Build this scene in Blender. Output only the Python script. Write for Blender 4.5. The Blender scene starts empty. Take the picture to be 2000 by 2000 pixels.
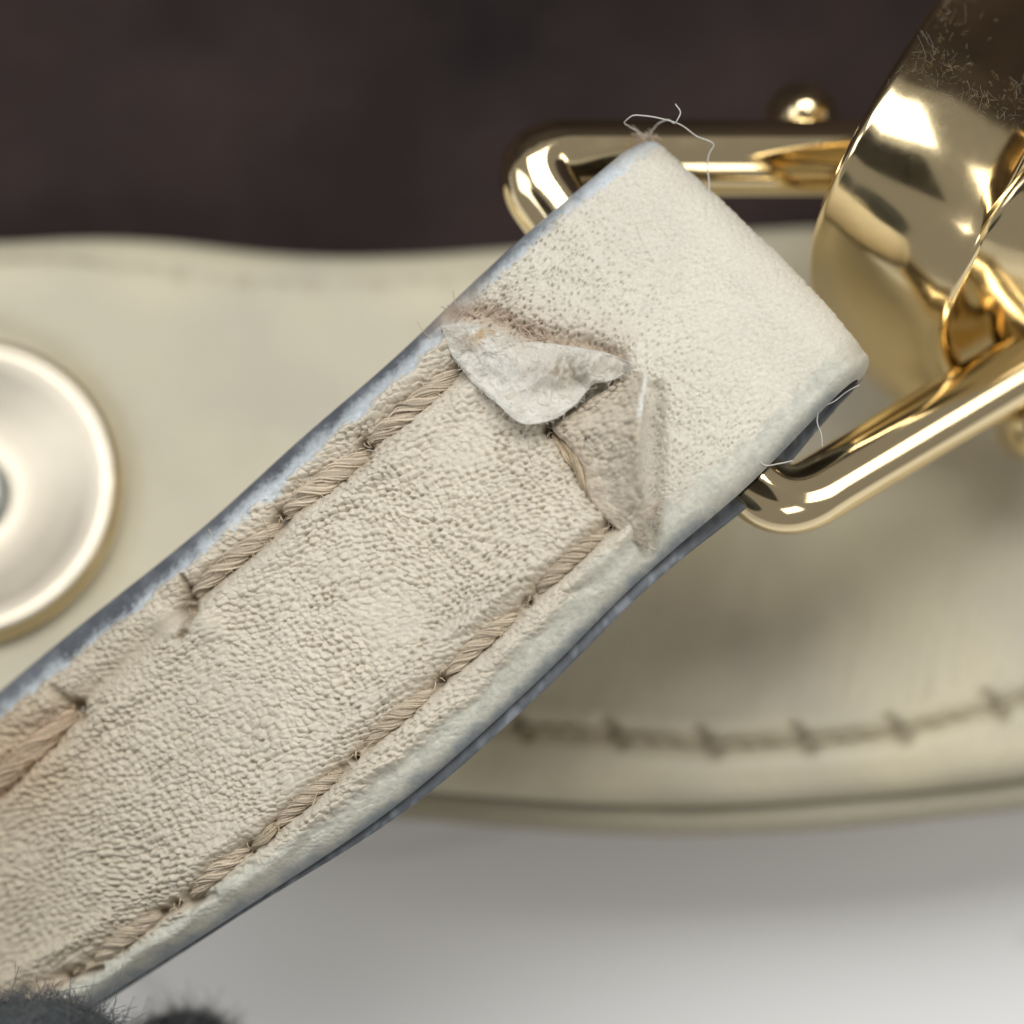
import bpy, math, random
import numpy as np
from mathutils import Vector

SC = bpy.context.scene
COL = SC.collection
random.seed(7)
RNG = np.random.default_rng(7)

# ------------------------------------------------------------------ camera, world, lamps (1 unit = 1 cm)
D = 11.0                       # height of the lens above the strap
K = 4.3 / 2000.0               # cm per photograph pixel at z = 0
cam = bpy.data.cameras.new('camera')
cam_o = bpy.data.objects.new('camera', cam)
COL.objects.link(cam_o)
cam_o.location = (0, 0, D)
cam.sensor_width = 36.0
cam.lens = 36.0 * D / 4.3
cam.clip_start = 0.1
cam.clip_end = 500.0
cam.dof.use_dof = True
cam.dof.focus_distance = D - 0.0
cam.dof.aperture_fstop = cam.lens * 1e-3 / 0.54
SC.camera = cam_o

world = bpy.data.worlds.new('World')
SC.world = world
world.use_nodes = True
world.node_tree.nodes['Background'].inputs[0].default_value = (1.0, 0.965, 0.91, 1)
world.node_tree.nodes['Background'].inputs[1].default_value = 0.23

def area(name, loc, target, sx, sy, power, color):
    l = bpy.data.lights.new(name, 'AREA')
    l.shape = 'RECTANGLE'; l.size = sx; l.size_y = sy
    l.energy = power; l.color = color
    o = bpy.data.objects.new(name, l)
    o.location = loc
    o.rotation_euler = (Vector(target) - Vector(loc)).to_track_quat('-Z', 'Y').to_euler()
    COL.objects.link(o)
    return o
area('window_light', (-2, 23, 30), (0, 0, 0), 32, 20, 12900, (1.0, 1.0, 0.98))
area('room_light', (-29, 6, 20), (0, 0, 0), 16, 20, 2300, (0.93, 0.97, 1.0))
area('right_fill', (30, 2, 22), (0, 0, 0), 18, 14, 2700, (1.0, 0.95, 0.86))  # fill added on the right for broad tan reflections in the gold
area('front_fill', (16, -22, 26), (0, 0, 0), 16, 9, 1500, (1.0, 0.95, 0.88))  # fill added at the lower right to break up the gold's reflections

SC.view_settings.view_transform = 'Standard'
SC.view_settings.look = 'None'
SC.view_settings.exposure = 0.0
SC.view_settings.gamma = 1.0
SC.render.engine = 'CYCLES'
SC.cycles.use_denoising = True
SC.cycles.max_bounces = 10
SC.cycles.caustics_reflective = True

# ------------------------------------------------------------------ numeric helpers
def P(px, py, z):
    """point of the scene seen at photograph pixel (px, py) when it lies at height z"""
    px = np.asarray(px, float); py = np.asarray(py, float); z = np.asarray(z, float)
    s = (D - z) / D
    return np.stack(np.broadcast_arrays((px - 1000) * K * s, (1000 - py) * K * s, z), -1)

def to_px(p):
    s = D / (D - p[..., 2])
    return p[..., 0] * s / K + 1000, 1000 - p[..., 1] * s / K

def unit(a):
    return a / np.maximum(np.linalg.norm(a, axis=-1, keepdims=True), 1e-9)

def sstep(a, b, x):
    t = np.clip((x - a) / (b - a), 0, 1)
    return t * t * (3 - 2 * t)

def spline(xs, ys, x):
    xs = np.asarray(xs, float); ys = np.asarray(ys, float)
    m = np.gradient(ys, xs, axis=0)
    i = np.clip(np.searchsorted(xs, x, side='right') - 1, 0, len(xs) - 2)
    h = xs[i + 1] - xs[i]
    t = (x - xs[i]) / h
    if ys.ndim > 1:
        t = t[:, None]; h = h[:, None]
    return ((2*t**3 - 3*t**2 + 1) * ys[i] + (t**3 - 2*t**2 + t) * h * m[i]
            + (-2*t**3 + 3*t**2) * ys[i + 1] + (t**3 - t**2) * h * m[i + 1])

def path_pts(pts, n):
    pts = np.asarray(pts, float)
    d = np.r_[0, np.cumsum(np.linalg.norm(np.diff(pts, axis=0), axis=1))]
    return spline(d, pts, np.linspace(0, d[-1], n))

def hash2(ix, iy, seed):
    with np.errstate(over='ignore'):
        h = (ix.astype(np.int64) * 374761393 + iy.astype(np.int64) * 668265263 + seed * 974711) & 0xffffffff
        h = ((h ^ (h >> 13)) * 1274126177) & 0xffffffff
        h = h ^ (h >> 16)
        h = (h * 2246822519) & 0xffffffff
        h = h ^ (h >> 15)
    return h.astype(np.float64) / 4294967295.0

def vnoise(x, y, seed=0):
    ix = np.floor(x); iy = np.floor(y)
    fx = x - ix; fy = y - iy
    fx = fx * fx * fx * (fx * (fx * 6 - 15) + 10); fy = fy * fy * fy * (fy * (fy * 6 - 15) + 10)
    a = hash2(ix, iy, seed); b = hash2(ix + 1, iy, seed)
    c = hash2(ix, iy + 1, seed); d = hash2(ix + 1, iy + 1, seed)
    return (a + (b - a) * fx) * (1 - fy) + (c + (d - c) * fx) * fy

def fbm(x, y, seed=0, octs=3):
    s = 0; a = 0.5; n = 0
    for o in range(octs):
        s = s + a * vnoise(x * 2**o, y * 2**o, seed + o * 17); n += a; a *= 0.5
    return s / n

def voronoi(x, y, seed=0, jit=0.85):
    ix = np.floor(x); iy = np.floor(y)
    f1 = np.full(x.shape, 9.0); f2 = f1.copy(); f3 = f1.copy(); cid = np.zeros(x.shape)
    for dx in (-1, 0, 1):
        for dy in (-1, 0, 1):
            cx = ix + dx; cy = iy + dy
            px = cx + 0.5 + jit * (hash2(cx, cy, seed) - 0.5)
            py = cy + 0.5 + jit * (hash2(cx, cy, seed + 1) - 0.5)
            d = np.hypot(x - px, y - py)
            c1 = d < f1; c2 = (d < f2) & ~c1; c3 = (d < f3) & ~c1 & ~c2
            f3 = np.where(c1 | c2, f2, np.where(c3, d, f3))
            f2 = np.where(c1, f1, np.where(c2, d, f2))
            cid = np.where(c1, hash2(cx, cy, seed + 2), cid)
            f1 = np.where(c1, d, f1)
    return f1, f2, f3, cid

def seg_dist(x, y, a, b):
    ax, ay = a; bx, by = b
    vx, vy = bx - ax, by - ay
    L2 = vx * vx + vy * vy + 1e-9
    t = np.clip(((x - ax) * vx + (y - ay) * vy) / L2, 0, 1)
    return np.hypot(x - ax - t * vx, y - ay - t * vy), t

def poly_dist(x, y, pts):
    d = np.full(x.shape, 1e9)
    for a, b in zip(pts[:-1], pts[1:]):
        d = np.minimum(d, seg_dist(x, y, a, b)[0])
    return d

# ------------------------------------------------------------------ object helpers
def empty(name, loc=(0, 0, 0)):
    o = bpy.data.objects.new(name, None)
    o.location = loc
    COL.objects.link(o)
    return o

def tag(o, label=None, cat=None, group=None, kind=None):
    if label: o['label'] = label
    if cat: o['category'] = cat
    if group: o['group'] = group
    if kind: o['kind'] = kind
    return o

def obj(name, verts, faces, mat, parent=None, smooth=True, color=None):
    me = bpy.data.meshes.new(name)
    verts = np.asarray(verts, np.float32)
    faces = np.asarray(faces, np.int32)
    nf = len(faces)
    k = faces.shape[1]
    me.vertices.add(len(verts)); me.vertices.foreach_set('co', verts.ravel())
    me.loops.add(nf * k); me.loops.foreach_set('vertex_index', faces.ravel())
    me.polygons.add(nf)
    me.polygons.foreach_set('loop_start', np.arange(0, nf * k, k, dtype=np.int32))
    me.update(calc_edges=True)
    me.validate()
    me.polygons.foreach_set('use_smooth', np.full(len(me.polygons), smooth, dtype=bool))
    if color is not None:
        a = me.color_attributes.new('Col', 'FLOAT_COLOR', 'POINT')
        c = np.ones((len(verts), 4), np.float32); c[:, :3] = color
        a.data.foreach_set('color', c.ravel())
    me.materials.append(mat)
    o = bpy.data.objects.new(name, me)
    COL.objects.link(o)
    if parent is not None:
        o.parent = parent
        o.matrix_parent_inverse = parent.matrix_world.inverted() if parent.parent else \
            __import__('mathutils').Matrix.Translation(-Vector(parent.location))
    return o

def grid_faces(nu, nv, closed_v=False, off=0, flip=False):
    i = np.arange(nu - 1)[:, None]
    j = np.arange(nv if closed_v else nv - 1)[None, :]
    j2 = (j + 1) % nv
    f = np.stack([i * nv + j, i * nv + j2, (i + 1) * nv + j2, (i + 1) * nv + j], -1).reshape(-1, 4) + off
    return f[:, ::-1] if flip else f

def frames_along(path):
    t = unit(np.gradient(path, axis=0))
    n = np.zeros_like(path)
    ref = np.array([0, 0, 1.0]) if abs(t[0][2]) < 0.9 else np.array([1.0, 0, 0])
    v = ref - t[0] * ref.dot(t[0]); v /= np.linalg.norm(v)
    for k in range(len(path)):
        v = v - t[k] * v.dot(t[k]); v /= np.linalg.norm(v)
        n[k] = v
    return t, n, np.cross(t, n)

class Tubes:
    """collects tubes that belong to one mesh"""
    def __init__(s): s.v = []; s.f = []; s.n = 0; s.c = []
    def add(s, path, r, sides=6, color=None, cap=True):
        path = np.asarray(path, float)
        t, n, b = frames_along(path)
        r = np.broadcast_to(np.asarray(r, float), (len(path),))
        a = np.linspace(0, 2 * np.pi, sides, endpoint=False)
        ring = (n[:, None] * np.cos(a)[None, :, None] + b[:, None] * np.sin(a)[None, :, None]) * r[:, None, None]
        v = (path[:, None] + ring).reshape(-1, 3)
        f = grid_faces(len(path), sides, True, s.n, True)
        s.v.append(v); s.f.append(f); s.n += len(v)
        if color is not None: s.c.append(np.broadcast_to(np.asarray(color, float), (len(v), 3)))
    def build(s, name, mat, parent=None):
        return obj(name, np.concatenate(s.v), np.concatenate(s.f), mat, parent,
                   color=np.concatenate(s.c) if s.c else None)

def lathe(profile, n=96):
    pr = np.asarray(profile, float)
    a = np.linspace(0, 2 * np.pi, n, endpoint=False)
    v = np.stack([pr[:, None, 0] * np.cos(a), pr[:, None, 0] * np.sin(a), np.broadcast_to(pr[:, None, 1], (len(pr), n))], -1)
    return v.reshape(-1, 3), grid_faces(len(pr), n, True)

# ------------------------------------------------------------------ materials
def new_mat(name):
    m = bpy.data.materials.new(name)
    m.use_nodes = True
    nt = m.node_tree
    b = nt.nodes['Principled BSDF']
    return m, nt, b

def N(nt, typ, **kw):
    n = nt.nodes.new(typ)
    for k, v in kw.items(): setattr(n, k, v)
    return n

def noise_node(nt, scale, detail=4, rough=0.6, coord='Object'):
    tc = N(nt, 'ShaderNodeTexCoord')
    n = N(nt, 'ShaderNodeTexNoise')
    n.inputs['Scale'].default_value = scale
    n.inputs['Detail'].default_value = detail
    n.inputs['Roughness'].default_value = rough
    nt.links.new(tc.outputs[coord], n.inputs['Vector'])
    return n

def bump(nt, b, src, strength, dist):
    bp = N(nt, 'ShaderNodeBump')
    bp.inputs['Strength'].default_value = strength
    bp.inputs['Distance'].default_value = dist
    nt.links.new(src, bp.inputs['Height'])
    nt.links.new(bp.outputs[0], b.inputs['Normal'])
    return bp

def mat_attr(name, rough, spec=0.35, nscale=60, bstr=0.35, bdist=0.004, sheen=0.0, mott=0.12):
    m, nt, b = new_mat(name)
    at = N(nt, 'ShaderNodeVertexColor', layer_name='Col')
    n = noise_node(nt, nscale)
    mp = N(nt, 'ShaderNodeMapRange')
    mp.inputs['From Min'].default_value = 0.25; mp.inputs['From Max'].default_value = 0.75
    mp.inputs['To Min'].default_value = 1 - mott; mp.inputs['To Max'].default_value = 1 + mott
    nt.links.new(n.outputs['Fac'], mp.inputs['Value'])
    vm = N(nt, 'ShaderNodeVectorMath', operation='SCALE')
    nt.links.new(at.outputs['Color'], vm.inputs[0]); nt.links.new(mp.outputs[0], vm.inputs['Scale'])
    nt.links.new(vm.outputs[0], b.inputs['Base Color'])
    b.inputs['Roughness'].default_value = rough
    b.inputs['Specular IOR Level'].default_value = spec
    if sheen:
        b.inputs['Sheen Weight'].default_value = sheen
    bump(nt, b, n.outputs['Fac'], bstr, bdist)
    return m

def mat_noise(name, c1, c2, rough, nscale, bstr=0.2, bdist=0.01, spec=0.4, detail=4):
    m, nt, b = new_mat(name)
    n = noise_node(nt, nscale, detail)
    cr = N(nt, 'ShaderNodeValToRGB')
    cr.color_ramp.elements[0].position = 0.3; cr.color_ramp.elements[1].position = 0.7
    cr.color_ramp.elements[0].color = (*c1, 1); cr.color_ramp.elements[1].color = (*c2, 1)
    nt.links.new(n.outputs['Fac'], cr.inputs['Fac'])
    nt.links.new(cr.outputs[0], b.inputs['Base Color'])
    b.inputs['Roughness'].default_value = rough
    b.inputs['Specular IOR Level'].default_value = spec
    bump(nt, b, n.outputs['Fac'], bstr, bdist)
    return m

def mat_metal(name, col, rough, wob=0.15, wscale=1.6, dust=0.0):
    m, nt, b = new_mat(name)
    b.inputs['Metallic'].default_value = 1.0
    b.inputs['Base Color'].default_value = (*col, 1)
    n2 = noise_node(nt, 9, 6, 0.7)
    mp = N(nt, 'ShaderNodeMapRange')
    mp.inputs['From Min'].default_value = 0.35; mp.inputs['From Max'].default_value = 0.75
    mp.inputs['To Min'].default_value = rough; mp.inputs['To Max'].default_value = rough + 0.09
    nt.links.new(n2.outputs['Fac'], mp.inputs['Value'])
    nt.links.new(mp.outputs[0], b.inputs['Roughness'])
    n = noise_node(nt, wscale, 2, 0.5)
    bump(nt, b, n.outputs['Fac'], wob, 0.03)
    return m

M_leather = mat_attr('strap_leather', 0.62, 0.3, 70, 0.35, 0.003)
M_suede = mat_attr('torn_suede', 0.95, 0.1, 85, 0.7, 0.004, sheen=0.25, mott=0.14)
M_thread = mat_attr('linen_thread', 0.75, 0.2, 80, 0.4, 0.002, mott=0.15)
M_edge = mat_attr('edge_paint', 0.5, 0.4, 25, 0.3, 0.006)
M_panel = mat_attr('bag_leather', 0.5, 0.4, 30, 0.15, 0.004, mott=0.05)
M_gold = mat_metal('polished_gold', (0.98, 0.80, 0.48), 0.12)
M_gold_ring = mat_metal('polished_gold_ring', (0.97, 0.80, 0.50), 0.05, 0.08, 1.2)
M_snap = mat_metal('snap_metal', (0.74, 0.67, 0.55), 0.44, 0.03)
M_snap_c = mat_metal('snap_steel', (0.62, 0.66, 0.66), 0.3, 0.05)
M_dark = mat_noise('dark_brown_cloth', (0.010, 0.008, 0.008), (0.044, 0.029, 0.028), 0.85, 0.55, 0.4, 0.2, 0.15)
M_lint = mat_noise('lint', (0.55, 0.52, 0.48), (0.7, 0.68, 0.64), 0.7, 8)
M_lint_dim = mat_noise('dull_lint', (0.20, 0.19, 0.16), (0.34, 0.32, 0.28), 0.8, 8)
M_fuzz = mat_noise('grey_wool', (0.045, 0.05, 0.055), (0.10, 0.11, 0.115), 0.95, 3.0, 0.6, 0.05, 0.1)
M_hair = mat_noise('grey_wool_hair', (0.12, 0.125, 0.13), (0.26, 0.27, 0.275), 0.9, 3.0, 0.0, 0.01, 0.1)

# ------------------------------------------------------------------ table and dark cloth
def make_table():
    m, nt, b = new_mat('white_tabletop')
    tc = N(nt, 'ShaderNodeTexCoord')
    w = N(nt, 'ShaderNodeTexNoise'); w.inputs['Scale'].default_value = 0.55; w.inputs['Detail'].default_value = 3
    mpg = N(nt, 'ShaderNodeMapping'); mpg.inputs['Rotation'].default_value = (0, 0, math.radians(-48)); mpg.inputs['Scale'].default_value = (0.22, 1.0, 1.0)
    nt.links.new(tc.outputs['Object'], mpg.inputs['Vector'])
    nt.links.new(mpg.outputs[0], w.inputs['Vector'])
    # thin faint veins running diagonally
    sub = N(nt, 'ShaderNodeMath', operation='SUBTRACT'); sub.inputs[1].default_value = 0.5
    nt.links.new(w.outputs['Fac'], sub.inputs[0])
    ab = N(nt, 'ShaderNodeMath', operation='ABSOLUTE'); nt.links.new(sub.outputs[0], ab.inputs[0])
    cr = N(nt, 'ShaderNodeValToRGB')
    cr.color_ramp.elements[0].position = 0.0; cr.color_ramp.elements[1].position = 0.012
    cr.color_ramp.elements[0].color = (0.74, 0.735, 0.74, 1); cr.color_ramp.elements[1].color = (0.87, 0.873, 0.88, 1)
    nt.links.new(ab.outputs[0], cr.inputs['Fac'])
    nt.links.new(cr.outputs[0], b.inputs['Base Color'])
    b.inputs['Roughness'].default_value = 0.5
    z0 = -2.5
    v = [(-40, -40, z0), (40, -40, z0), (40, 40, z0), (-40, 40, z0), (-40, -40, z0 - 2), (40, -40, z0 - 2), (40, 40, z0 - 2), (-40, 40, z0 - 2)]
    f = [(0, 1, 2, 3), (0, 4, 5, 1), (1, 5, 6, 2), (2, 6, 7, 3), (3, 7, 4, 0), (7, 6, 5, 4)]
    tag(obj('tabletop', v, f, m, smooth=False), kind='structure')
make_table()

def make_dark_cloth():
    nu, nv = 200, 160
    x = np.linspace(-16, 16, nu)[:, None]; y = np.linspace(0.15, 12.5, nv)[None, :]
    X, Y = np.broadcast_arrays(x, y)
    z = -2.42 + 0.55 * np.maximum(Y - 4.2, 0)**1.25 * 0.9 + 0.9 * sstep(1.6, 5.5, Y) * fbm(X * 0.35 + 3, Y * 0.3, 5) + 0.25 * (fbm(X * 0.8, Y * 0.8, 9) - 0.3) * sstep(0.2, 2, Y)
    z = np.maximum(z, -2.46)
    top = np.stack([X, Y, z], -1).reshape(-1, 3)
    bot = np.stack([X, Y, np.full_like(z, -2.49)], -1).reshape(-1, 3)
    f = np.concatenate([grid_faces(nu, nv, flip=True), grid_faces(nu, nv, off=nu * nv)])
    o = obj('dark_cloth', np.concatenate([top, bot]), f, M_dark)
    tag(o, 'dark brown nearly black blurred cloth lying behind the cream bag panel', 'cloth')
make_dark_cloth()

# the phone that takes the picture: it mirrors as the dark streak in the gold
def make_phone():
    m, nt, b = new_mat('phone_glass'); b.inputs['Base Color'].default_value = (0.04, 0.038, 0.036, 1); b.inputs['Roughness'].default_value = 0.45
    x0, x1, y0, y1, z0, z1, r = -11.5, 3.6, -3.7, 3.7, 11.3, 12.1, 0.9
    ring = []
    for cx, cy, a0 in ((x1 - r, y1 - r, 0), (x0 + r, y1 - r, 90), (x0 + r, y0 + r, 180), (x1 - r, y0 + r, 270)):
        for k in range(9):
            a = math.radians(a0 + k * 11.25); ring.append((cx + r * math.cos(a), cy + r * math.sin(a)))
    n = len(ring); cx = sum(p[0] for p in ring) / n; cy = sum(p[1] for p in ring) / n
    v = []
    for f, z in ((0.0, z0), (0.975, z0), (1.0, z0 + 0.12), (1.0, z1 - 0.12), (0.975, z1), (0.0, z1)):
        for p in ring: v.append((cx + (p[0] - cx) * max(f, 0.001), cy + (p[1] - cy) * max(f, 0.001), z))
    o = obj('phone', v, grid_faces(6, n, True, flip=True), m)
    tag(o, 'dark phone held above the strap, mirrored in the gold metal', 'phone')
make_phone()

# ------------------------------------------------------------------ the cream bag panel with its snap
BAG = tag(empty('handbag', (0, -0.1, -2.7)), 'cream leather bag panel with round snap button lying blurred under the strap', 'bag')
TOPX = [-500, 0, 200, 350, 500, 650, 800, 1000, 1200, 1480, 1700, 2000, 2500]
TOPY = [482, 476, 468, 476, 494, 503, 501, 487, 470, 450, 440, 430, 430]
BOTX = [-500, 300, 830, 950, 1150, 1330, 1500, 1700, 1850, 2000, 2500]
BOTY = [1500, 1525, 1546, 1556, 1570, 1575, 1570, 1556, 1540, 1522, 1420]
ROW_LOW = [(640, 1385), (830, 1402), (1008, 1420), (1195, 1437), (1378, 1455), (1565, 1448), (1750, 1430), (1940, 1383), (2120, 1320)]
ROW_TOP = [(-160, 512), (-30, 508), (100, 505), (225, 516), (350, 532), (480, 548), (610, 554), (740, 551), (870, 543), (1000, 532)]
def panel_z(s): return -1.95 + (1.95 - 1.12) * s
def panel_point(px, py):
    t = np.interp(px, TOPX, TOPY); b = np.interp(px, BOTX, BOTY)
    s = (py - t) / (b - t)
    return P(px, py, panel_z(s))
def make_panel():
    nu, nv = 420, 330
    px = np.linspace(-420, 2420, nu)
    t = spline(TOPX, TOPY, px); b = spline(BOTX, BOTY, px)
    w = np.linspace(0, 1, nv)
    w = 0.5 - 0.5 * np.cos(np.pi * w) * (0.35 + 0.65 * np.abs(np.cos(np.pi * w)))**0 if False else w
    e = np.linspace(0, 1, nv); w = e + 0.08 * np.sin(2 * np.pi * e) * -1.0
    X = np.broadcast_to(px[:, None], (nu, nv)); Y = t[:, None] + (b - t)[:, None] * w[None, :]
    h = np.zeros((nu, nv))
    h += 26 * (fbm(X / 420, Y / 330, 3) - 0.5) + 7 * (fbm(X / 90, Y / 120, 8) - 0.5)
    dl = poly_dist(X, Y, ROW_LOW); du = poly_dist(X, Y, ROW_TOP)
    h -= 15 * np.exp(-(dl / 15)**2) - 5 * np.exp(-((dl - 40) / 25)**2)
    h -= 3 * np.exp(-(du / 18)**2)
    hole = np.zeros((nu, nv))
    for x0, y0 in ROW_LOW:
        d, _ = seg_dist(X, Y, (x0 - 16, y0 - 26), (x0 + 16, y0 + 14))
        hole = np.maximum(hole, np.exp(-(d / 14)**2))
    for x0, y0 in ROW_TOP:
        hole = np.maximum(hole, 0.3 * np.exp(-(np.hypot(X - x0, Y - y0) / 18)**2))
    h -= 15 * hole
    # fine pleats to the right
    pm = sstep(1550, 1800, X) * sstep(1150, 1250, Y) * (1 - sstep(1430, 1530, Y))
    h += 3.0 * pm * np.sin((X + 0.25 * Y) / 6.5 + 4 * vnoise(X / 60, Y / 90, 4)) * vnoise(X / 40, Y / 70, 6)
    # round the border
    for dist, r, depth in ((Y - t[:, None], 45, 70), (b[:, None] - Y, 75, 85)):
        q = np.clip(1 - dist / r, 0, 1)
        h -= depth * (1 - np.sqrt(np.maximum(1 - q * q, 0)))
    # the leather dips under the snap
    rs = np.hypot(X + 74, Y - 960)
    h -= 26 * np.exp(-np.maximum(rs - 300, 0)**2 / 45**2)
    pos = P(X, Y, panel_z(w)[None, :] + h * K)
    col = np.empty((nu, nv, 3)); col[:] = (0.53, 0.485, 0.365)
    mot = fbm(X / 300, Y / 260, 21)[..., None]
    col = col * (1 + 0.30 * (mot - 0.5)) + (mot - 0.5) * np.array([0.05, 0.035, -0.03])
    dirt = np.clip(hole * 0.5 + 0.3 * np.exp(-(dl / 11)**2) + 0.2 * np.exp(-(du / 14)**2), 0, 0.9)[..., None]
    col = col * (1 - dirt) + np.array([0.24, 0.19, 0.13]) * dirt
    obj('front_panel', pos.reshape(-1, 3), grid_faces(nu, nv), M_panel, BAG, color=col.reshape(-1, 3))
    # backing layer, a little larger at the lower edge
    nv2 = 60; a = np.linspace(0, 1, nv2)
    Y2 = t[:, None] + 12 + (b - t + 46)[:, None] * a[None, :]
    q = np.clip(1 - (Y2[:, -1:] - Y2) / 30, 0, 1)
    z2 = panel_z(a)[None, :] - 0.175 - 0.10 * (1 - np.sqrt(np.maximum(1 - q * q, 0)))
    top = P(np.broadcast_to(px[:, None], Y2.shape), Y2, z2)
    bot = P(np.broadcast_to(px[:, None], Y2.shape), Y2, np.minimum(z2, panel_z(a)[None, :] - 0.27) - 0.01)
    v = np.concatenate([top.reshape(-1, 3), bot.reshape(-1, 3)])
    f = np.concatenate([grid_faces(nu, nv2), grid_faces(nu, nv2, off=nu * nv2, flip=True)])
    c2 = np.empty((len(v), 3)); c2[:] = (0.38, 0.35, 0.26)
    obj('back_panel', v, f, M_panel, BAG, color=c2)
make_panel()
def flat_stitch(a, b, parent, r, col, lift, ply=2):
    a = np.array(a, float); b = np.array(b, float)
    tb = Tubes()
    n = 26; s = np.linspace(0, 1, n)
    px = a[0] + (b[0] - a[0]) * s; py = a[1] + (b[1] - a[1]) * s
    c = panel_point(px, py)
    c[:, 2] += (lift * np.sin(np.pi * s)**0.6 - 16) * K
    d = unit((c[-1] - c[0])[None])[0]; side = np.array([-d[1], d[0], 0])
    L = math.hypot(*(b - a))
    for k in range(ply):
        ph = 2 * np.pi * (s * L / 95 + k / ply)
        tb.add(c + (side * np.cos(ph)[:, None] + np.array([0, 0, .8]) * np.sin(ph)[:, None]) * r * 0.55 * K, r * 0.62 * K, 8, col)
    return tb.build('stitch', M_thread, parent)
for a, b in zip(ROW_LOW[:-1], ROW_LOW[1:]):
    flat_stitch((a[0] + 8, a[1] + 4), (b[0] - 12, b[1] - 6), BAG, 9, (0.43, 0.38, 0.275), 10)
for a, b in zip(ROW_TOP[:-1], ROW_TOP[1:]):
    flat_stitch((a[0] + 8, a[1]), (b[0] - 8, b[1]), BAG, 8, (0.48, 0.44, 0.33), 12)

def make_snap():
    c = panel_point(-74, 960)
    s = (D - c[2]) / D * K
    prof = np.array([(0, -26), (70, -26), (115, -21), (170, -8), (225, 10), (268, 25), (288, 29), (299, 26), (305, 16), (307, 2)], float)
    dd = np.r_[0, np.cumsum(np.hypot(*np.diff(prof, axis=0).T))]
    p = spline(dd, prof, np.linspace(0, dd[-1], 90)); p[:, 0] = np.maximum(p[:, 0], 0.01)
    an = math.atan(0.31); ca, sa = math.cos(an), math.sin(an)
    rot = np.array([[1, 0, 0], [0, ca, -sa], [0, sa, ca]])      # lies in the slope of the panel
    v, f = lathe(p * s, 128); v = v @ rot
    o = obj('snap_button', v + c + np.array([0, 0, 0.02]), f, M_snap, BAG)
    o['label'] = 'round dull silver snap button with gold rim and dished face'
    pr = np.array([(299, 27), (308, 20), (312, 8), (311, -8), (308, -34)], float)
    v, f = lathe(spline(np.arange(5), pr, np.linspace(0, 4, 24)) * s, 128); v = v @ rot
    obj('snap_rim', v + c + np.array([0, 0, 0.02]), f, M_gold, o)
    pc = np.array([(0.01, 14), (40, 12), (72, 4), (92, -12), (100, -26)], float)
    v, f = lathe(spline(np.arange(5), pc, np.linspace(0, 4, 30)) * s, 64); v = v @ rot
    obj('snap_centre', v + c + np.array([0, 0, 0.02]), f, M_snap_c, o)
make_snap()

# ------------------------------------------------------------------ the strap
STRAP = tag(empty('leather_strap', (0, 0, -0.3)), 'worn cream leather strap with torn flaps folded round the gold ring', 'strap')
U = np.array([(-300, 1600), (-110, 1428), (93, 1258), (393, 1018), (580, 849), (787, 668), (900, 559), (1014, 455), (1196, 302)], float)
L = np.array([(-90, 2125), (190, 1952), (455, 1783), (800, 1545), (1048, 1323), (1225, 1146), (1318, 1062), (1449, 950), (1638, 758)], float)
ZC = np.array([-0.72, -0.48, -0.25, -0.07, -0.01, 0.02, 0.01, -0.01, -0.03])
TILT = 0.15
T = 0.10                       # thickness of one leather layer
RF = 0.215                     # outer radius of the fold
tt = np.r_[0, np.cumsum(np.linalg.norm(np.diff((U + L) / 2, axis=0), axis=1))]

def sheet_frames(s):
    u = spline(tt, U, s); l = spline(tt, L, s); zc = spline(tt, ZC, s)
    u3 = P(u[:, 0], u[:, 1], zc - TILT); l3 = P(l[:, 0], l[:, 1], zc + TILT)
    return u3, l3
def frame_normals(u3, l3):
    du = np.gradient((u3 + l3) / 2, axis=0)
    n = np.cross(l3 - u3, du)
    n = unit(n)
    return n * np.sign(n[:, 2:3])
ds = 2.1
s_top = np.linspace(0, tt[-1], int(tt[-1] / ds))
u_top, l_top = sheet_frames(s_top)
n_top = frame_normals(u_top, l_top)
n_top[-6:] = n_top[-7]
N8 = n_top[-1]; B8 = unit((l_top[-1] - u_top[-1])[None])[0]; F8 = np.cross(N8, B8); F8 = F8 * np.sign(F8[0])
def arc(theta):
    off = F8[None] * (RF * np.sin(theta))[:, None] - N8[None] * (RF * (1 - np.cos(theta)))[:, None]
    nn = N8[None] * np.cos(theta)[:, None] + F8[None] * np.sin(theta)[:, None]
    # the fold narrows a little at both corners
    nar = (0.004 * np.sin(np.minimum(theta, np.pi / 2))**2)[:, None]
    return u_top[-1] + off + B8 * nar, l_top[-1] + off - B8 * nar, nn
th = np.linspace(0, np.pi * 0.62, int(RF * np.pi * 0.62 / K / ds))[1:]
u_arc, l_arc, n_arc = arc(th)
SU = np.concatenate([u_top, u_arc]); SL = np.concatenate([l_top, l_arc]); SN = np.concatenate([n_top, n_arc])
nu = len(SU)
# across: denser at the rounded borders
nv = 420
q = np.linspace(0, 1, nv)
W = q - 0.055 * np.sin(2 * np.pi * q)
base = SU[:, None] * (1 - W)[None, :, None] + SL[:, None] * W[None, :, None]
width = np.linalg.norm(SL - SU, axis=1)[:, None]
crown = 0.05 * (1 - (2 * W - 1)**2)[None, :] * (1 - 0.5 * sstep(tt[-1] - 250, tt[-1], np.arange(nu) * ds))[:, None]
NB = np.broadcast_to(SN[:, None], base.shape)
base = base + NB * crown[..., None]
BX, BY = to_px(base)
e_up = W[None, :] * width / K           # px distance from the upper border
e_lo = (1 - W)[None, :] * width / K
S_IDX = np.arange(nu)[:, None] * ds      # px along the strap

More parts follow.
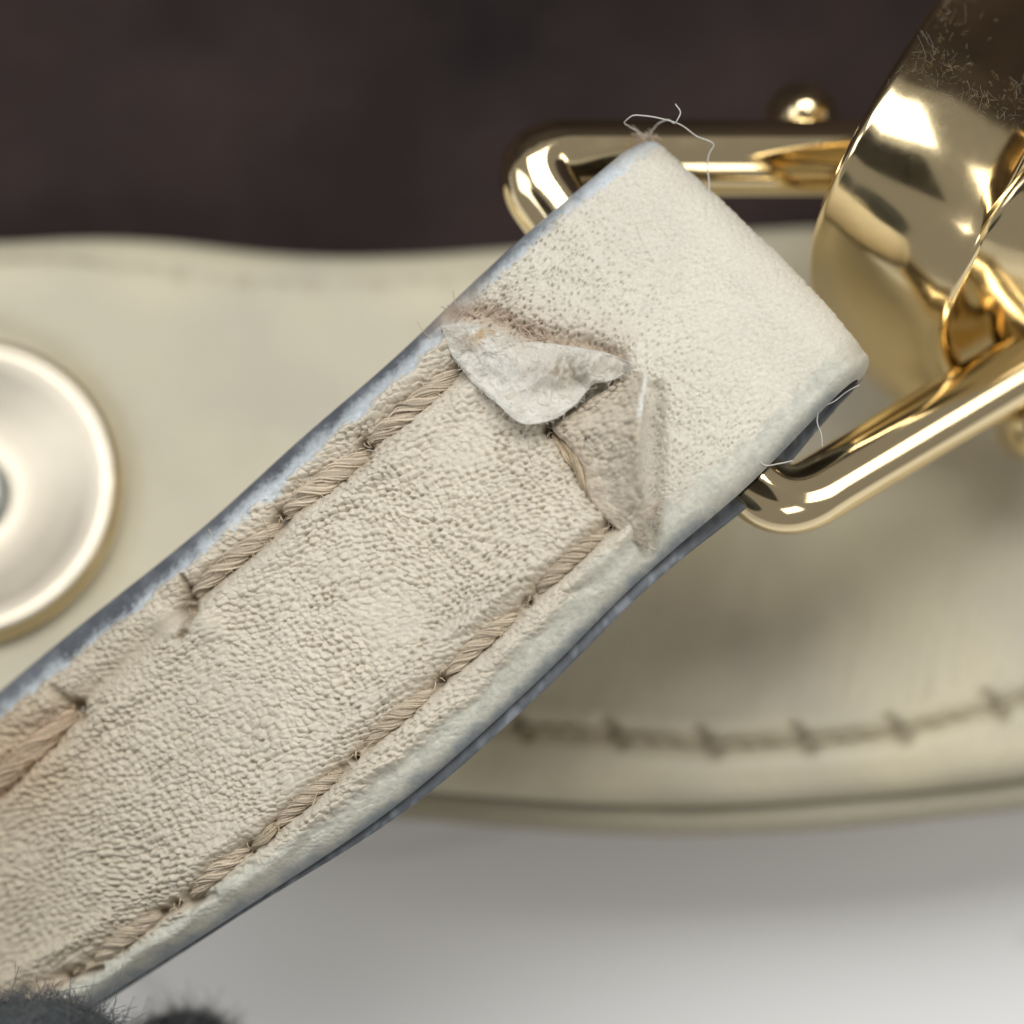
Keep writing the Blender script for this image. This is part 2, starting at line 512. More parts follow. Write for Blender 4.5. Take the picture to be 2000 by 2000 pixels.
UP_ST = [((893, 722), (722, 862)), ((712, 890), (556, 1000)), ((541, 1030), (376, 1160)), ((138, 1398), (-30, 1560))]
LO_ST = [((1192, 1028), (1045, 1158)), ((1008, 1198), (868, 1320)), ((845, 1345), (708, 1460)), ((668, 1503), (532, 1620)),
         ((484, 1655), (366, 1755)), ((308, 1784), (178, 1882)), ((126, 1906), (20, 1972))]
CROSS_ST = ((535, 1612), (494, 1658))
FLAP_ST = ((1082, 846), (1172, 990))
UP_LINE = [(940, 690), (890, 725), (715, 875), (548, 1015), (372, 1180), (250, 1290), (140, 1390), (-60, 1590)]
LO_LINE = [(1205, 1012), (1040, 1165), (858, 1333), (690, 1482), (508, 1640), (338, 1770), (150, 1893), (-60, 2010)]
TEAR = [(878, 612), (930, 603), (985, 622), (1030, 645), (1085, 662), (1150, 674), (1210, 700)]
HOLES = [(712, 872, 14), (548, 1012, 15), (370, 1192, 17), (146, 1384, 18), (1196, 1020, 8), (1028, 1176, 11), (857, 1330, 10), (690, 1480, 9),
         (540, 1610, 7), (490, 1660, 8), (338, 1768, 10), (152, 1894, 8), (1075, 836, 13)]

def strap_height():
    X, Y = BX, BY
    # ---- pebbled grain, rows climbing to the right
    wx = X + 26 * (fbm(X / 170, Y / 170, 31, 2) - 0.5) * 2 + 3 * (vnoise(X / 30, Y / 30, 33) - 0.5); wy = Y + 26 * (fbm(X / 170, Y / 170, 32, 2) - 0.5) * 2 + 3 * (vnoise(X / 30, Y / 30, 34) - 0.5)
    ang = math.radians(-17)
    dl = poly_dist(X, Y, LO_LINE); du = poly_dist(X, Y, UP_LINE)
    ca, sa = math.cos(ang), math.sin(ang)
    a = (wx * ca + wy * sa) / 18.0; b = (-wx * sa + wy * ca) / 12.0
    f1, f2, f3, cid = voronoi(a, b, 5, 0.82)
    a2 = (wx * ca + wy * sa) / 8.5 + 40; b2 = (-wx * sa + wy * ca) / 6.5 + 11
    g1, g2, g3, cid2 = voronoi(a2, b2, 15, 0.9)
    groove = 1 - sstep(0.0, 0.30, f2 - f1)
    pit = 1 - sstep(0.05, 0.42, f3 - f1)
    keep = sstep(0.25, 0.6, vnoise(X / 24, Y / 17, 41))
    dome = 1 - np.clip(f1, 0, 1)**2
    o1, o2, o3, oid = voronoi((wx * ca + wy * sa) / 18.5 + 0.5 * np.floor((-wx * sa + wy * ca) / 14.0), (-wx * sa + wy * ca) / 14.0, 55, 0.62)
    poke = (1 - sstep(0.04, 0.40, o1)) * (0.3 + 0.9 * oid)
    ridge = sstep(0.1, 0.75, o1)
    amp = 0.7 + 0.75 * fbm(X / 110, Y / 110, 56, 2)
    crease = np.zeros_like(X)
    for q0, (cx, cy, an, ln) in enumerate([(470, 1330, -0.5, 150), (640, 1180, -0.9, 120), (300, 1500, -0.35, 190), (820, 1060, -0.75, 110), (560, 1480, -0.2, 130),
                                           (180, 1640, -0.15, 160), (930, 960, -1.1, 70), (720, 1290, -1.25, 90), (420, 1600, 0.15, 120)]):
        dx, dy = math.cos(an) * ln / 2, math.sin(an) * ln / 2
        d, t = seg_dist(X + 7 * np.sin(Y / 23 + q0), Y + 7 * np.sin(X / 19 + q0), (cx - dx, cy - dy), (cx + dx, cy + dy))
        crease = np.maximum(crease, np.exp(-(d / 4.0)**2) * np.sin(np.pi * np.clip(t, 0.02, 0.98))**0.5)
    grain = 0.86 * amp * (1.8 * dome + 2.0 * (cid - 0.5) + 3.2 * ridge - groove * (1.2 + 3.6 * keep) - 2.4 * pit - 4.6 * poke * (0.4 + 0.9 * vnoise(X / 80, Y / 80, 58))) - 0.5 * (1 - sstep(0, 0.25, g2 - g1)) - 3.0 * crease
    # ---- zone beyond the tear: flatter, pitted, smooth at the fold
    c8, s8 = math.cos(math.radians(-62)), math.sin(math.radians(-62))
    p = (wx * c8 + wy * s8) / 19; r = (-wx * s8 + wy * c8) / 9.5
    k1, k2, k3, kid = voronoi(p, r, 25, 0.95)
    pits = (1 - sstep(0.05, 0.33, k1)) * (kid > 0.35)
    lines = (1 - sstep(0, 0.16, k2 - k1)) * sstep(0.45, 0.7, vnoise(X / 40, Y / 32, 43))
    soft = -6.5 * pits - 3.4 * lines + 5.0 * (fbm(p * 0.9, r * 0.9, 44) - 0.5) + 5.0 * (fbm(X / 42, Y / 42, 45) - 0.5)
    # ---- cracked plates along the lower border
    m1, m2, m3, mid = voronoi(wx / 34 + 5, wy / 24 + 2, 35, 0.9)
    plates = -3.2 * (1 - sstep(0, 0.12, m2 - m1)) + 2.0 * (mid - 0.5) + 0.45 * grain
    # signed side of the tear line (positive toward the fold)
    tx = (X - 1060) * 0.72 - (Y - 800) * 0.69
    m_end = sstep(-30, 40, tx + 0.0) * sstep(-10, 20, tx + 60 * (vnoise(X / 90, Y / 90, 51) - 0.5))
    along_end = sstep(tt[-1] - 330, tt[-1] + 40, S_IDX)
    end_amp = np.clip(1.25 - 0.95 * sstep(0, 1, along_end) - 0.3 * sstep(250, 520, e_up), 0.22, 1.3)
    left_end = sstep(520, 60, e_up) if False else 1 - sstep(200, 430, e_up)
    end = soft * end_amp + grain * np.clip(0.28 + 0.42 * left_end * (1 - sstep(tt[-1] - 420, tt[-1] - 120, S_IDX)) - 0.12 * along_end, 0.14, 1)
    low = 1 - sstep(110, 175, e_lo + 30 * (vnoise(X / 50, Y / 50, 61) - 0.5))
    low = low * sstep(820, 980, X)
    body = grain * (1 - low) + plates * low
    # smoother cream swells here and there
    flat = sstep(0.62, 0.78, vnoise(X / 150 + 3, Y / 110, 62))
    body = body * (1 - 0.45 * flat)
    nearst = np.minimum(dl, du)
    h = body * (1 - m_end) + end * m_end
    # ---- painted borders are smooth
    pw_up = 62 + 26 * (fbm(X / 45, Y / 45, 71) - 0.5) - 25 * sstep(tt[-1] - 700, tt[-1] - 200, S_IDX)
    pw_lo = 60 + 30 * (fbm(X / 35, Y / 35, 72) - 0.5) + 12 * sstep(900, 1200, X) * (1 - sstep(1300, 1420, X))
    paint = np.maximum(1 - sstep(-8, 8, e_up - pw_up), 1 - sstep(-14, 8, e_lo - pw_lo))
    h = h * (1 - 0.82 * paint) + paint * (2.0 * (fbm(X / 12, Y / 12, 73) - 0.5) - 1.5)
    # ---- stitch grooves and holes
    gr = np.zeros_like(X)
    for segs, wd, dp in ((UP_ST, 22, 20), (LO_ST, 17, 17), ([FLAP_ST], 18, 14)):
        for s0, s1 in segs:
            d, t = seg_dist(X, Y, s0, s1)
            gr = np.maximum(gr, dp * np.exp(-(d / wd)**2))
    swell = 13 * np.exp(-((dl - 44) / 22)**2) + 13 * np.exp(-((du - 50) / 24)**2)
    swell *= (1 - m_end)
    ln = np.maximum(np.exp(-(dl / 9)**2) * 7, np.exp(-(du / 10)**2) * 7) * (1 - sstep(0, 60, tx - 60))
    hole = np.zeros_like(X)
    for x0, y0, rr in HOLES:
        hole = np.maximum(hole, np.exp(-(np.hypot(X - x0, Y - y0) / rr)**2))
    d = poly_dist(X, Y, [(362, 1128), (372, 1160), (366, 1190), (372, 1210), (358, 1244)]); hole = np.maximum(hole, 0.6 * np.exp(-(d / (6 + 8 * np.exp(-((Y - 1190) / 30)**2)))**2))
    d, _ = seg_dist(X, Y, (112, 1348), (158, 1400)); hole = np.maximum(hole, 0.55 * np.exp(-(d / 11)**2))
    d, _ = seg_dist(X, Y, (308, 1784), (420, 1748)); hole = np.maximum(hole, 0.4 * np.exp(-(d / 8)**2))
    d, _ = seg_dist(X, Y, (126, 1910), (195, 1892)); hole = np.maximum(hole, 0.6 * np.exp(-(d / 6)**2))
    bul0 = np.maximum(np.exp(-(np.hypot((X - 328), (Y - 1228)) / 34)**2), np.exp(-(np.hypot((X - 410), (Y - 1222)) / 30)**2))
    h = h * (1 - 0.8 * bul0)
    bul = 12 * np.exp(-(np.hypot((X - 330), (Y - 1225)) / 26)**2) + 12 * np.exp(-(np.hypot((X - 408), (Y - 1220)) / 26)**2)
    bul = bul + 8 * np.exp(-(np.hypot((X - 750), (Y - 905)) / 34)**2)
    # long soft puckers running into the stitches
    puck = 7.0 * np.sin((X * 0.62 + Y * 0.78) / 9 + 5 * vnoise(X / 70, Y / 70, 81)) * np.exp(-((np.minimum(dl, du) - 40) / 30)**2) * (1 - m_end) * 0.6
    h = h * (1 - 0.6 * np.exp(-(nearst / 16)**2)) + swell + puck + bul - gr - ln - 38 * hole
    # ---- the gully of the tear and the step down behind it
    dt = poly_dist(X, Y, TEAR)
    gully = np.exp(-(dt / 17)**2)
    h -= 17 * gully
    d2 = poly_dist(X, Y, [(1276, 760), (1278, 900), (1272, 1000), (1268, 1075)])
    h -= 24 * np.exp(-(d2 / 19)**2)
    h += 7 * (1 - m_end) * (1 - paint) + 16 * (fbm(X / 260, Y / 260, 91) - 0.5)
    # nicks on the border near the flap's foot
    return h, dict(pit=np.clip(np.maximum(np.maximum(pit * keep * 0.6, groove * 0.4 * keep), poke), 0, 1), pits=pits, lines=lines, m_end=m_end, paint=paint, hole=hole,
                   gr=gr, gully=gully, dl=dl, du=du, low=low, end_amp=end_amp, pw_up=pw_up, pw_lo=pw_lo, d2=d2, mid=mid, cid=cid)

H, MK = strap_height()
def drop(e, r):
    qq = np.clip(1 - e / r, 0, 1)
    return T * (1 - np.sqrt(np.maximum(1 - qq * qq, 0)))
rup = 62 - 34 * sstep(tt[-1] - 500, tt[-1], S_IDX)
edge_drop = drop(e_up, rup) + drop(e_lo, 46 - 22 * sstep(tt[-1] - 350, tt[-1], S_IDX))
disp = H * K * np.clip(np.minimum(e_up, e_lo) / 26, 0, 1) - edge_drop
SKIN = base + NB * disp[..., None]

def strap_color():
    X, Y = BX, BY
    c = np.empty(X.shape + (3,)); c[:] = (0.65, 0.595, 0.495)
    endc = np.array([0.67, 0.635, 0.55])
    c = c * (1 - MK['m_end'][..., None]) + endc * MK['m_end'][..., None]
    tone = fbm(X / 230, Y / 200, 101)[..., None] - 0.5
    c = c * (1 + 0.16 * tone)
    cellv = (MK['cid'][..., None] - 0.5) * 0.08 * (1 - MK['m_end'][..., None])
    c = c * (1 + cellv)
    def mix(c, col, m):
        m = np.clip(m, 0, 1)[..., None]
        return c * (1 - m) + np.asarray(col) * m
    brown = (0.33, 0.255, 0.165)
    # dirt lodged in the pits of the grain
    c = mix(c, brown, 0.22 * MK['pit'] * (1 - MK['m_end']) * (1 - MK['paint']))
    c = mix(c, (0.42, 0.36, 0.28), 0.07 * np.maximum(MK['pits'], MK['lines']) * MK['m_end'] * np.clip(MK['end_amp'], 0, 1) * (1 - MK['paint']))
    # shade toward the lower left, painted into the colour
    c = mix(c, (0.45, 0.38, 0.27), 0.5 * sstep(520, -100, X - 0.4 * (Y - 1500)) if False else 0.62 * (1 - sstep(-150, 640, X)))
    # paint of the borders
    n1 = fbm(X / 14, Y / 14, 111); n2 = fbm(X / 50, Y / 50, 112)
    up = 1 - sstep(-6, 5, e_up - MK['pw_up'] + 22 * (n1 - 0.5) + 12 * (fbm(X / 6, Y / 6, 117, 2) - 0.5))
    pale_up = np.array([0.56, 0.605, 0.635])
    n3 = fbm(X / 5, Y / 5, 113, 2)
    c = c * (1 - up[..., None]) + (pale_up * (0.72 + 0.32 * n1 + 0.30 * n3)[..., None]) * up[..., None]
    dark = 1 - sstep(16, 54, e_up - 24 * (n1 - 0.5) - 26 * (n2 - 0.5) - 14 * (n3 - 0.5) - 16 * (1 - sstep(200, 600, X)) + 12 * sstep(tt[-1] - 500, tt[-1] - 100, S_IDX))
    dark = dark * (0.95 + 0.4 * (n2 - 0.5)) * (1 - 0.3 * sstep(tt[-1] - 500, tt[-1] - 100, S_IDX))
    c = mix(c, (0.10, 0.108, 0.125), dark)
    lo = 1 - sstep(-14, 8, e_lo - MK['pw_lo'] + 18 * (n1 - 0.5))
    c = c * (1 - 0.85 * lo[..., None]) + (np.array([0.54, 0.545, 0.475]) * (0.8 + 0.4 * n1[..., None])) * 0.85 * lo[..., None]
    lo2 = 1 - sstep(-10, 14, e_lo - 9 - 22 * (n2 - 0.5) - 18 * (n1 - 0.5) + 8 * sstep(1250, 1450, X))
    c = mix(c, (0.21, 0.245, 0.285), 0.85 * lo2)
    # stains round the stitches, holes and tear
    c = mix(c, (0.40, 0.32, 0.22), 0.7 * np.clip(MK['gr'] / 18, 0, 1)**1.3)
    c = mix(c, (0.42, 0.35, 0.26), 0.35 * np.exp(-(np.minimum(MK['dl'], MK['du']) / 20)**2) * (1 - MK['m_end']))
    c = mix(c, (0.24, 0.175, 0.115), 0.8 * MK['hole'])
    grub = np.maximum(np.exp(-(np.hypot(X - 1672, Y - 690) / 26)**2), 0.7 * np.exp(-(np.hypot(X - 1262, Y - 290) / 26)**2))
    c = mix(c, (0.47, 0.40, 0.31), 0.55 * grub)
    worn = sstep(0.55, 0.75, fbm(X / 60, Y / 60, 140)) * MK['m_end']
    c = mix(c, (0.62, 0.575, 0.50), 0.35 * worn)
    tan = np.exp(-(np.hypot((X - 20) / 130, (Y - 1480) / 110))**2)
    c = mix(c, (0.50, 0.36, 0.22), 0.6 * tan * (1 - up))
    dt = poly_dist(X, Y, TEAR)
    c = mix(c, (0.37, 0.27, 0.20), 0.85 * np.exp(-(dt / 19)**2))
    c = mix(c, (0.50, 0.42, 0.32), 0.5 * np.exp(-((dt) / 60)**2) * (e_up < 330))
    c = mix(c, (0.43, 0.37, 0.31), 0.14 * np.exp(-(MK['d2'] / 22)**2))  # soft shadow right of the standing flap, painted as a grey-brown strip
    return c
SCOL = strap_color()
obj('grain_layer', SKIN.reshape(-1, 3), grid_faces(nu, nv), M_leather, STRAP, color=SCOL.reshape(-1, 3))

# lining: closed ribbon under the grain, round the fold and back beneath
def make_lining():
    st = np.linspace(tt[0], tt[-1], 160)
    u1, l1 = sheet_frames(st); n1 = frame_normals(u1, l1)
    k = 12
    tha = np.linspace(0, np.pi, 60)[1:]
    ua, la, na = arc(tha)
    ub = []; lb = []; nb = []
    su = st[::-1][1:]
    for i, s in enumerate(su):
        j = len(st) - 2 - i
        f = (s - (tt[-1] - 560)) / 560
        off = 2 * T + 0.004 + (2 * RF - 2 * T) * float(sstep(0, 1, np.array(f)))
        bb = unit((l1[j] - u1[j])[None])[0]
        ub.append(u1[j] - n1[j] * off - bb * 0.0); lb.append(l1[j] - n1[j] * off + bb * (0.010 + 0.032 * float(sstep(500, 1100, np.array(s)))) * float(sstep(0, 260, np.array(tt[-1] - s)))); nb.append(-n1[j])
    Uc = np.concatenate([u1, ua, np.array(ub)]); Lc = np.concatenate([l1, la, np.array(lb)]); Nc = np.concatenate([n1, na, np.array(nb)])
    nt = len(Uc)
    hid = np.r_[np.ones(len(u1)), 1 - sstep(0.45 * np.pi, 0.6 * np.pi, tha), np.zeros(len(ub))]   # covered by the grain layer
    # cross-section: outer face with rounded borders then inner face
    w = np.r_[0.0, 0.012, 0.035, 0.07, np.linspace(0.12, 0.88, 12), 0.93, 0.965, 0.988, 1.0]
    rnd = np.array([1 - math.sqrt(max(0, 1 - (max(0, 1 - min(a, 1 - a) / 0.055))**2)) for a in w])
    V = []
    for i in range(nt):
        ins = 0.016 * hid[i]
        ww = ins + (1 - 2 * ins) * w
        depth = 0.062 * hid[i]
        row = Uc[i] * (1 - ww)[:, None] + Lc[i] * ww[:, None] - Nc[i] * (depth + (T - 0.012 - depth) * 0.8 * rnd)[:, None]
        row2 = Uc[i] * (1 - ww[::-1])[:, None] + Lc[i] * ww[::-1][:, None] - Nc[i] * (T - 0.006)
        V.append(np.concatenate([row, row2]))
    V = np.array(V); m = V.shape[1]
    col = np.empty((nt, m, 3)); 
    ed = np.minimum(np.r_[w, w[::-1]], 1 - np.r_[w, w[::-1]])
    col[:] = (0.30, 0.30, 0.30)
    X, Y = to_px(V)
    n = fbm(X / 40, Y / 40, 5)
    mk = (1 - sstep(0.06, 0.14, ed))[None, :, None]
    col = col * (1 - mk) + (np.array([0.15, 0.165, 0.185]) * (0.55 + 0.5 * n[..., None] + 0.7 * sstep(0.5, 0.7, fbm(X / 14, Y / 14, 6))[..., None])) * mk
    inner = (np.arange(m) >= len(w))[None, :, None] * (1 - mk)
    col = col * (1 - inner) + np.array([0.16, 0.14, 0.12]) * inner
    obj('lining_layer', V.reshape(-1, 3), grid_faces(nt, m, True, flip=True), M_edge, STRAP, color=col.reshape(-1, 3))
make_lining()

# surface look-up for everything that lies on the strap
LX = BX[::3, ::3].ravel(); LY = BY[::3, ::3].ravel()
LP = base[::3, ::3].reshape(-1, 3); LN = NB[::3, ::3].reshape(-1, 3)
def on_strap(px, py, h):
    out = []
    for x, y, hh in np.broadcast(px, py, h):
        d = (LX - x)**2 + (LY - y)**2
        i = np.argpartition(d, 4)[:4]
        w = 1 / (d[i] + 0.5); w /= w.sum()
        p = (LP[i] * w[:, None]).sum(0); n = (LN[i] * w[:, None]).sum(0)
        q = P(x, y, p[2])           # keep the exact pixel column
        out.append(q + n * hh * K)
    return np.array(out)

def rope(a, b, r=17.0, plies=3, pitch=150.0, col=(0.47, 0.385, 0.265), arch=24, sink=20, fray=6, name='stitch', seed=0, flat=0.75, bend=0.0):
    rg = np.random.default_rng(seed + 100)
    a = np.array(a, float); b = np.array(b, float)
    n = 44; s = np.linspace(0, 1, n)
    Ld = np.linalg.norm(b - a); dr = (b - a) / Ld; nr = np.array([-dr[1], dr[0]])
    wob = bend * np.sin(np.pi * s)
    px = a[0] + (b[0] - a[0]) * s + nr[0] * wob; py = a[1] + (b[1] - a[1]) * s + nr[1] * wob
    hgt = -sink + arch * np.sin(np.pi * s)**0.45
    c = on_strap(px, py, hgt)
    t = unit(np.gradient(c, axis=0)); up = np.array([0, 0, 1.0])
    side = unit(np.cross(t, up)); nn = np.cross(side, t)
    r = r * rg.uniform(0.86, 1.06); pitch = pitch * rg.uniform(0.85, 1.2)
    swell = 0.45 + 0.55 * np.sin(np.pi * np.clip(s, 0, 1))**0.55
    tb = Tubes()
    ph0 = rg.uniform(0, 6.28)
    for k in range(plies):
        ph = ph0 - 2 * np.pi * (s * Ld / pitch + k / plies)
        o = r * 0.52 * K * swell
        pc = c + side * (np.cos(ph) * o)[:, None] + nn * (np.sin(ph) * o * flat)[:, None]
        tb.add(pc, r * 0.50 * K * swell, 8, np.array(col) * 0.72)
        tp, npp, bp = frames_along(pc)
        nf = 11
        for q2 in range(nf):
            pa = 2 * np.pi * (q2 / nf) + 2 * np.pi * s * Ld / (pitch * 1.6) + rg.normal(0, 0.12)
            rr = r * 0.47 * K * swell * (1 + rg.normal(0, 0.09) + 0.16 * np.sin(s * rg.uniform(4, 13) + rg.uniform(0, 6)) * np.sin(s * rg.uniform(9, 30) + rg.uniform(0, 6)))
            pa = pa + 0.22 * np.sin(s * rg.uniform(5, 20) + rg.uniform(0, 6))
            fp = pc + npp * (np.cos(pa) * rr)[:, None] + bp * (np.sin(pa) * rr)[:, None]
            tb.add(fp, r * 0.125 * K * swell, 5, np.array(col) * rg.uniform(0.78, 1.25))
    # loose fibres
    for q2 in range(fray):
        i = rg.integers(4, n - 6); m = 9
        st = c[i] + side[i] * rg.normal(0, r * 0.8 * K) + nn[i] * r * 0.5 * K
        dv = t[i] * rg.normal(0, 1) + side[i] * rg.normal(0, 0.8) + nn[i] * rg.uniform(0.1, 0.7)
        cv = side[i] * rg.normal(0, 1) + nn[i] * rg.normal(-0.5, 0.5)
        x = np.linspace(0, 1, m)[:, None]; ln = rg.uniform(14, 34) * K
        tb.add(st + dv * x * ln + cv * x**2 * ln * 0.7, 0.7 * K, 4, np.array(col) * 1.25)
    return tb.build(name, M_thread, STRAP)

for i, (a, b) in enumerate(UP_ST[:3]):
    rope(a, b, 22, 3, 140, (0.56, 0.475, 0.365), arch=25, sink=25, fray=20, seed=i, bend=(-3, 3, 5)[i])
for i, (a, b) in enumerate(LO_ST):
    a2 = np.array(a, float); b2 = np.array(b, float); dd2 = (b2 - a2) / np.linalg.norm(b2 - a2)
    rope(a2 + dd2 * 6, b2 - dd2 * 6, 17, 3, 108, (0.55, 0.465, 0.355), arch=20, sink=22, fray=12, seed=20 + i, bend=(4, 5, 5, 5, 4, 3, 2)[i])
o = rope(UP_ST[3][0], UP_ST[3][1], 25, 4, 260, (0.53, 0.405, 0.29), arch=24, sink=18, fray=60, seed=40, bend=4)
o['label'] = 'frayed orange brown stitch coming apart'
rope(CROSS_ST[0], CROSS_ST[1], 12, 2, 120, (0.50, 0.42, 0.30), arch=22, sink=14, fray=1, seed=41, bend=-6)
rope(FLAP_ST[0], FLAP_ST[1], 17, 2, 240, (0.55, 0.44, 0.30), arch=22, sink=15, fray=6, seed=42, bend=-4)

# ------------------------------------------------------------------ torn flaps
PATCHES = []
def patch(e0, e1, h0, h1, mid_h, nu_, nv_, thick, colfun, name, label, rough_h, curl=0.0, sag=None):
    """sheet of torn leather between two edge curves, heights in px above the strap"""
    c0 = path_pts(e0, nu_); c1 = path_pts(e1, nu_)
    k = np.linspace(0, 1, nu_)
    hh0 = np.interp(k, np.linspace(0, 1, len(h0)), h0); hh1 = np.interp(k, np.linspace(0, 1, len(h1)), h1); hm = np.interp(k, np.linspace(0, 1, len(mid_h)), mid_h)
    w = np.linspace(0, 1, nv_)
    X = c0[:, None, 0] * (1 - w) + c1[:, None, 0] * w; Y = c0[:, None, 1] * (1 - w) + c1[:, None, 1] * w
    # ragged outline
    X = X + 3.0 * (fbm(X / 12, Y / 12, 3) - 0.5); Y = Y + 3.0 * (fbm(X / 12, Y / 12, 4) - 0.5)
    Hh = hh0[:, None] * (1 - w)**2 + hm[:, None] * 2 * w * (1 - w) + hh1[:, None] * w**2
    Hh = Hh + curl * np.sin(2 * np.pi * w)[None, :] * np.sin(np.pi * k)[:, None]
    bump_h = rough_h(X, Y)
    ew = np.minimum(np.minimum(w, 1 - w)[None, :] * 12, np.minimum(k, 1 - k)[:, None] * 30)
    rim = np.clip(ew, 0, 1)
    top = on_strap(X.ravel()[::1], Y.ravel(), 0.0).reshape(nu_, nv_, 3) if nu_ * nv_ < 9000 else None
    base_p = top
    nz = np.array([-0.12, 0.12, 0.98])
    PATCHES.append((X.ravel(), Y.ravel(), None, w))
    topv = base_p + nz * ((Hh + bump_h * rim - thick * 0.35 * (1 - np.sqrt(1 - (1 - rim)**2)))[..., None] * K)
    PATCHES[-1] = (*[q9.ravel() for q9 in to_px(topv)], topv[..., 2].ravel(), k)
    botv = base_p + nz * ((Hh - thick)[..., None] * K)
    # closed: top, bottom, rim
    nt = nu_ * nv_
    f = [grid_faces(nu_, nv_, flip=True), grid_faces(nu_, nv_, off=nt)]
    idx = np.arange(nt).reshape(nu_, nv_)
    loop = np.r_[idx[:, 0], idx[-1, 1:], idx[-2::-1, -1], idx[0, -2:0:-1]]
    l2 = np.roll(loop, -1)
    f.append(np.stack([loop, l2, l2 + nt, loop + nt], -1))
    v = np.concatenate([topv.reshape(-1, 3), botv.reshape(-1, 3)])
    f = np.concatenate(f)
    a = v[f[0][0]]
    col = np.concatenate([colfun(X, Y, w[None, :] + 0 * X, k[:, None] + 0 * X).reshape(-1, 3)] * 2)
    o = obj(name, v, f, M_suede, STRAP, color=col)
    o['label'] = label
    return o

def suede_rough(X, Y):
    f1, f2, f3, cid = voronoi(X / 9 + 2 * vnoise(X / 15, Y / 15, 3), Y / 9 + 2 * vnoise(X / 15, Y / 15, 4), 7, 1.0)
    return 26 * (0.5 - np.abs(fbm(X / 70 + Y / 160, Y / 60, 12, 2) - 0.5) * 2.2) - 2 + 9 * (fbm(X / 26, Y / 24, 14, 2) - 0.5) + 3.0 * (fbm(X / 5, Y / 8, 13, 2) - 0.5) - 24 * np.exp(-(seg_dist(X, Y, (1075, 690), (1135, 775))[0] / 17)**2) + 9 * np.exp(-((X - 1172) / 26)**2 - ((Y - 735) / 22)**2) - 8 * np.exp(-((X - 950) / 40)**2 - ((Y - 700) / 14)**2)
def flap_col(X, Y, w, k):
    c = np.empty(X.shape + (3,)); c[:] = (0.70, 0.68, 0.62)
    n = fbm(X / 30, Y / 26, 33, 4)
    def mix(c, col, m):
        m = np.clip(m, 0, 1)[..., None]
        return c * (1 - m) + np.asarray(col) * m
    brown = (0.55 + 0.6 * sstep(0.36, 0.6, fbm(X / 6 + Y / 14, Y / 16, 34, 3))) * (0.9 * np.exp(-((X - 1105) / 62)**2 - ((Y - 728) / 36)**2) + 0.85 * np.exp(-((X - 1205) / 30)**2 - ((Y - 722) / 18)**2))
    tan = np.exp(-((X - 960) / 60)**2 - ((Y - 662) / 22)**2)
    c = mix(c, (0.30, 0.245, 0.18), 0.95 * brown)
    c = mix(c, (0.47, 0.34, 0.20), 1.5 * tan * sstep(0.25, 0.6, n))
    c = mix(c, (0.60, 0.565, 0.50), 0.6 * sstep(0.48, 0.62, fbm(X / 30, Y / 20, 36)))
    return c
patch([(862, 640), (905, 634), (955, 645), (1010, 668), (1080, 676), (1160, 690), (1215, 706), (1240, 722)],
      [(866, 644), (882, 690), (918, 742), (975, 795), (1034, 838), (1075, 832), (1130, 795), (1165, 758), (1200, 750), (1240, 724)],
      [14, 24, 30, 32, 32, 34, 40, 40], [14, 26, 36, 48, 72, 66, 50, 50, 48, 40], [30, 60, 70, 66, 58, 54, 54, 44],
      160, 56, 10, flap_col, 'torn_flap', 'white suede flap peeled back toward the lower left with brown stains', suede_rough, curl=15)

def flap2_rough(X, Y):
    f1, f2, f3, cid = voronoi((X * 0.95 - Y * 0.3) / 15, (X * 0.3 + Y * 0.95) / 10, 17, 0.9)
    top = 1 - sstep(860, 960, Y)
    return top * (11 * (1 - f1**2) - 10 * (1 - sstep(0, 0.22, f2 - f1)) * vnoise(X / 20, Y / 20, 19)) + 9 * (fbm(X / 22, Y / 18, 15, 4) - 0.5) + 5 * (fbm(X / 9, Y / 5, 16) - 0.5)
def flap2_col(X, Y, w, k):
    c = np.empty(X.shape + (3,)); c[:] = (0.57, 0.505, 0.405)
    n = fbm(X / 18, Y / 12, 63, 4)[..., None]
    c = c * (1 + 0.35 * (n - 0.5))
    edge = (sstep(0.90, 0.96, w) * (1 - sstep(0.28, 0.36, k)))[..., None]
    c = c * (1 - edge) + np.array([0.72, 0.71, 0.66]) * edge
    st = (np.exp(-(w / 0.14)**2) * 0.45)[..., None]
    c = c * (1 - st) + np.array([0.42, 0.32, 0.22]) * st
    return c
patch([(1236, 735), (1180, 768), (1120, 805), (1080, 838), (1112, 872), (1140, 915), (1152, 968), (1180, 1010), (1222, 1045), (1258, 1068)],
      [(1240, 733), (1262, 738), (1263, 800), (1258, 860), (1256, 920), (1260, 970), (1264, 1020), (1268, 1072)],
      [30, 24, 20, 18, 21, 25, 25, 22, 16, 10], [50, 84, 98, 94, 84, 68, 42, 10], [26, 18, 16, 18, 22, 24, 20, 10],
      150, 56, 12, flap2_col, 'torn_flap', 'tan wrinkled flap standing on edge beside the lower stitches', flap2_rough)

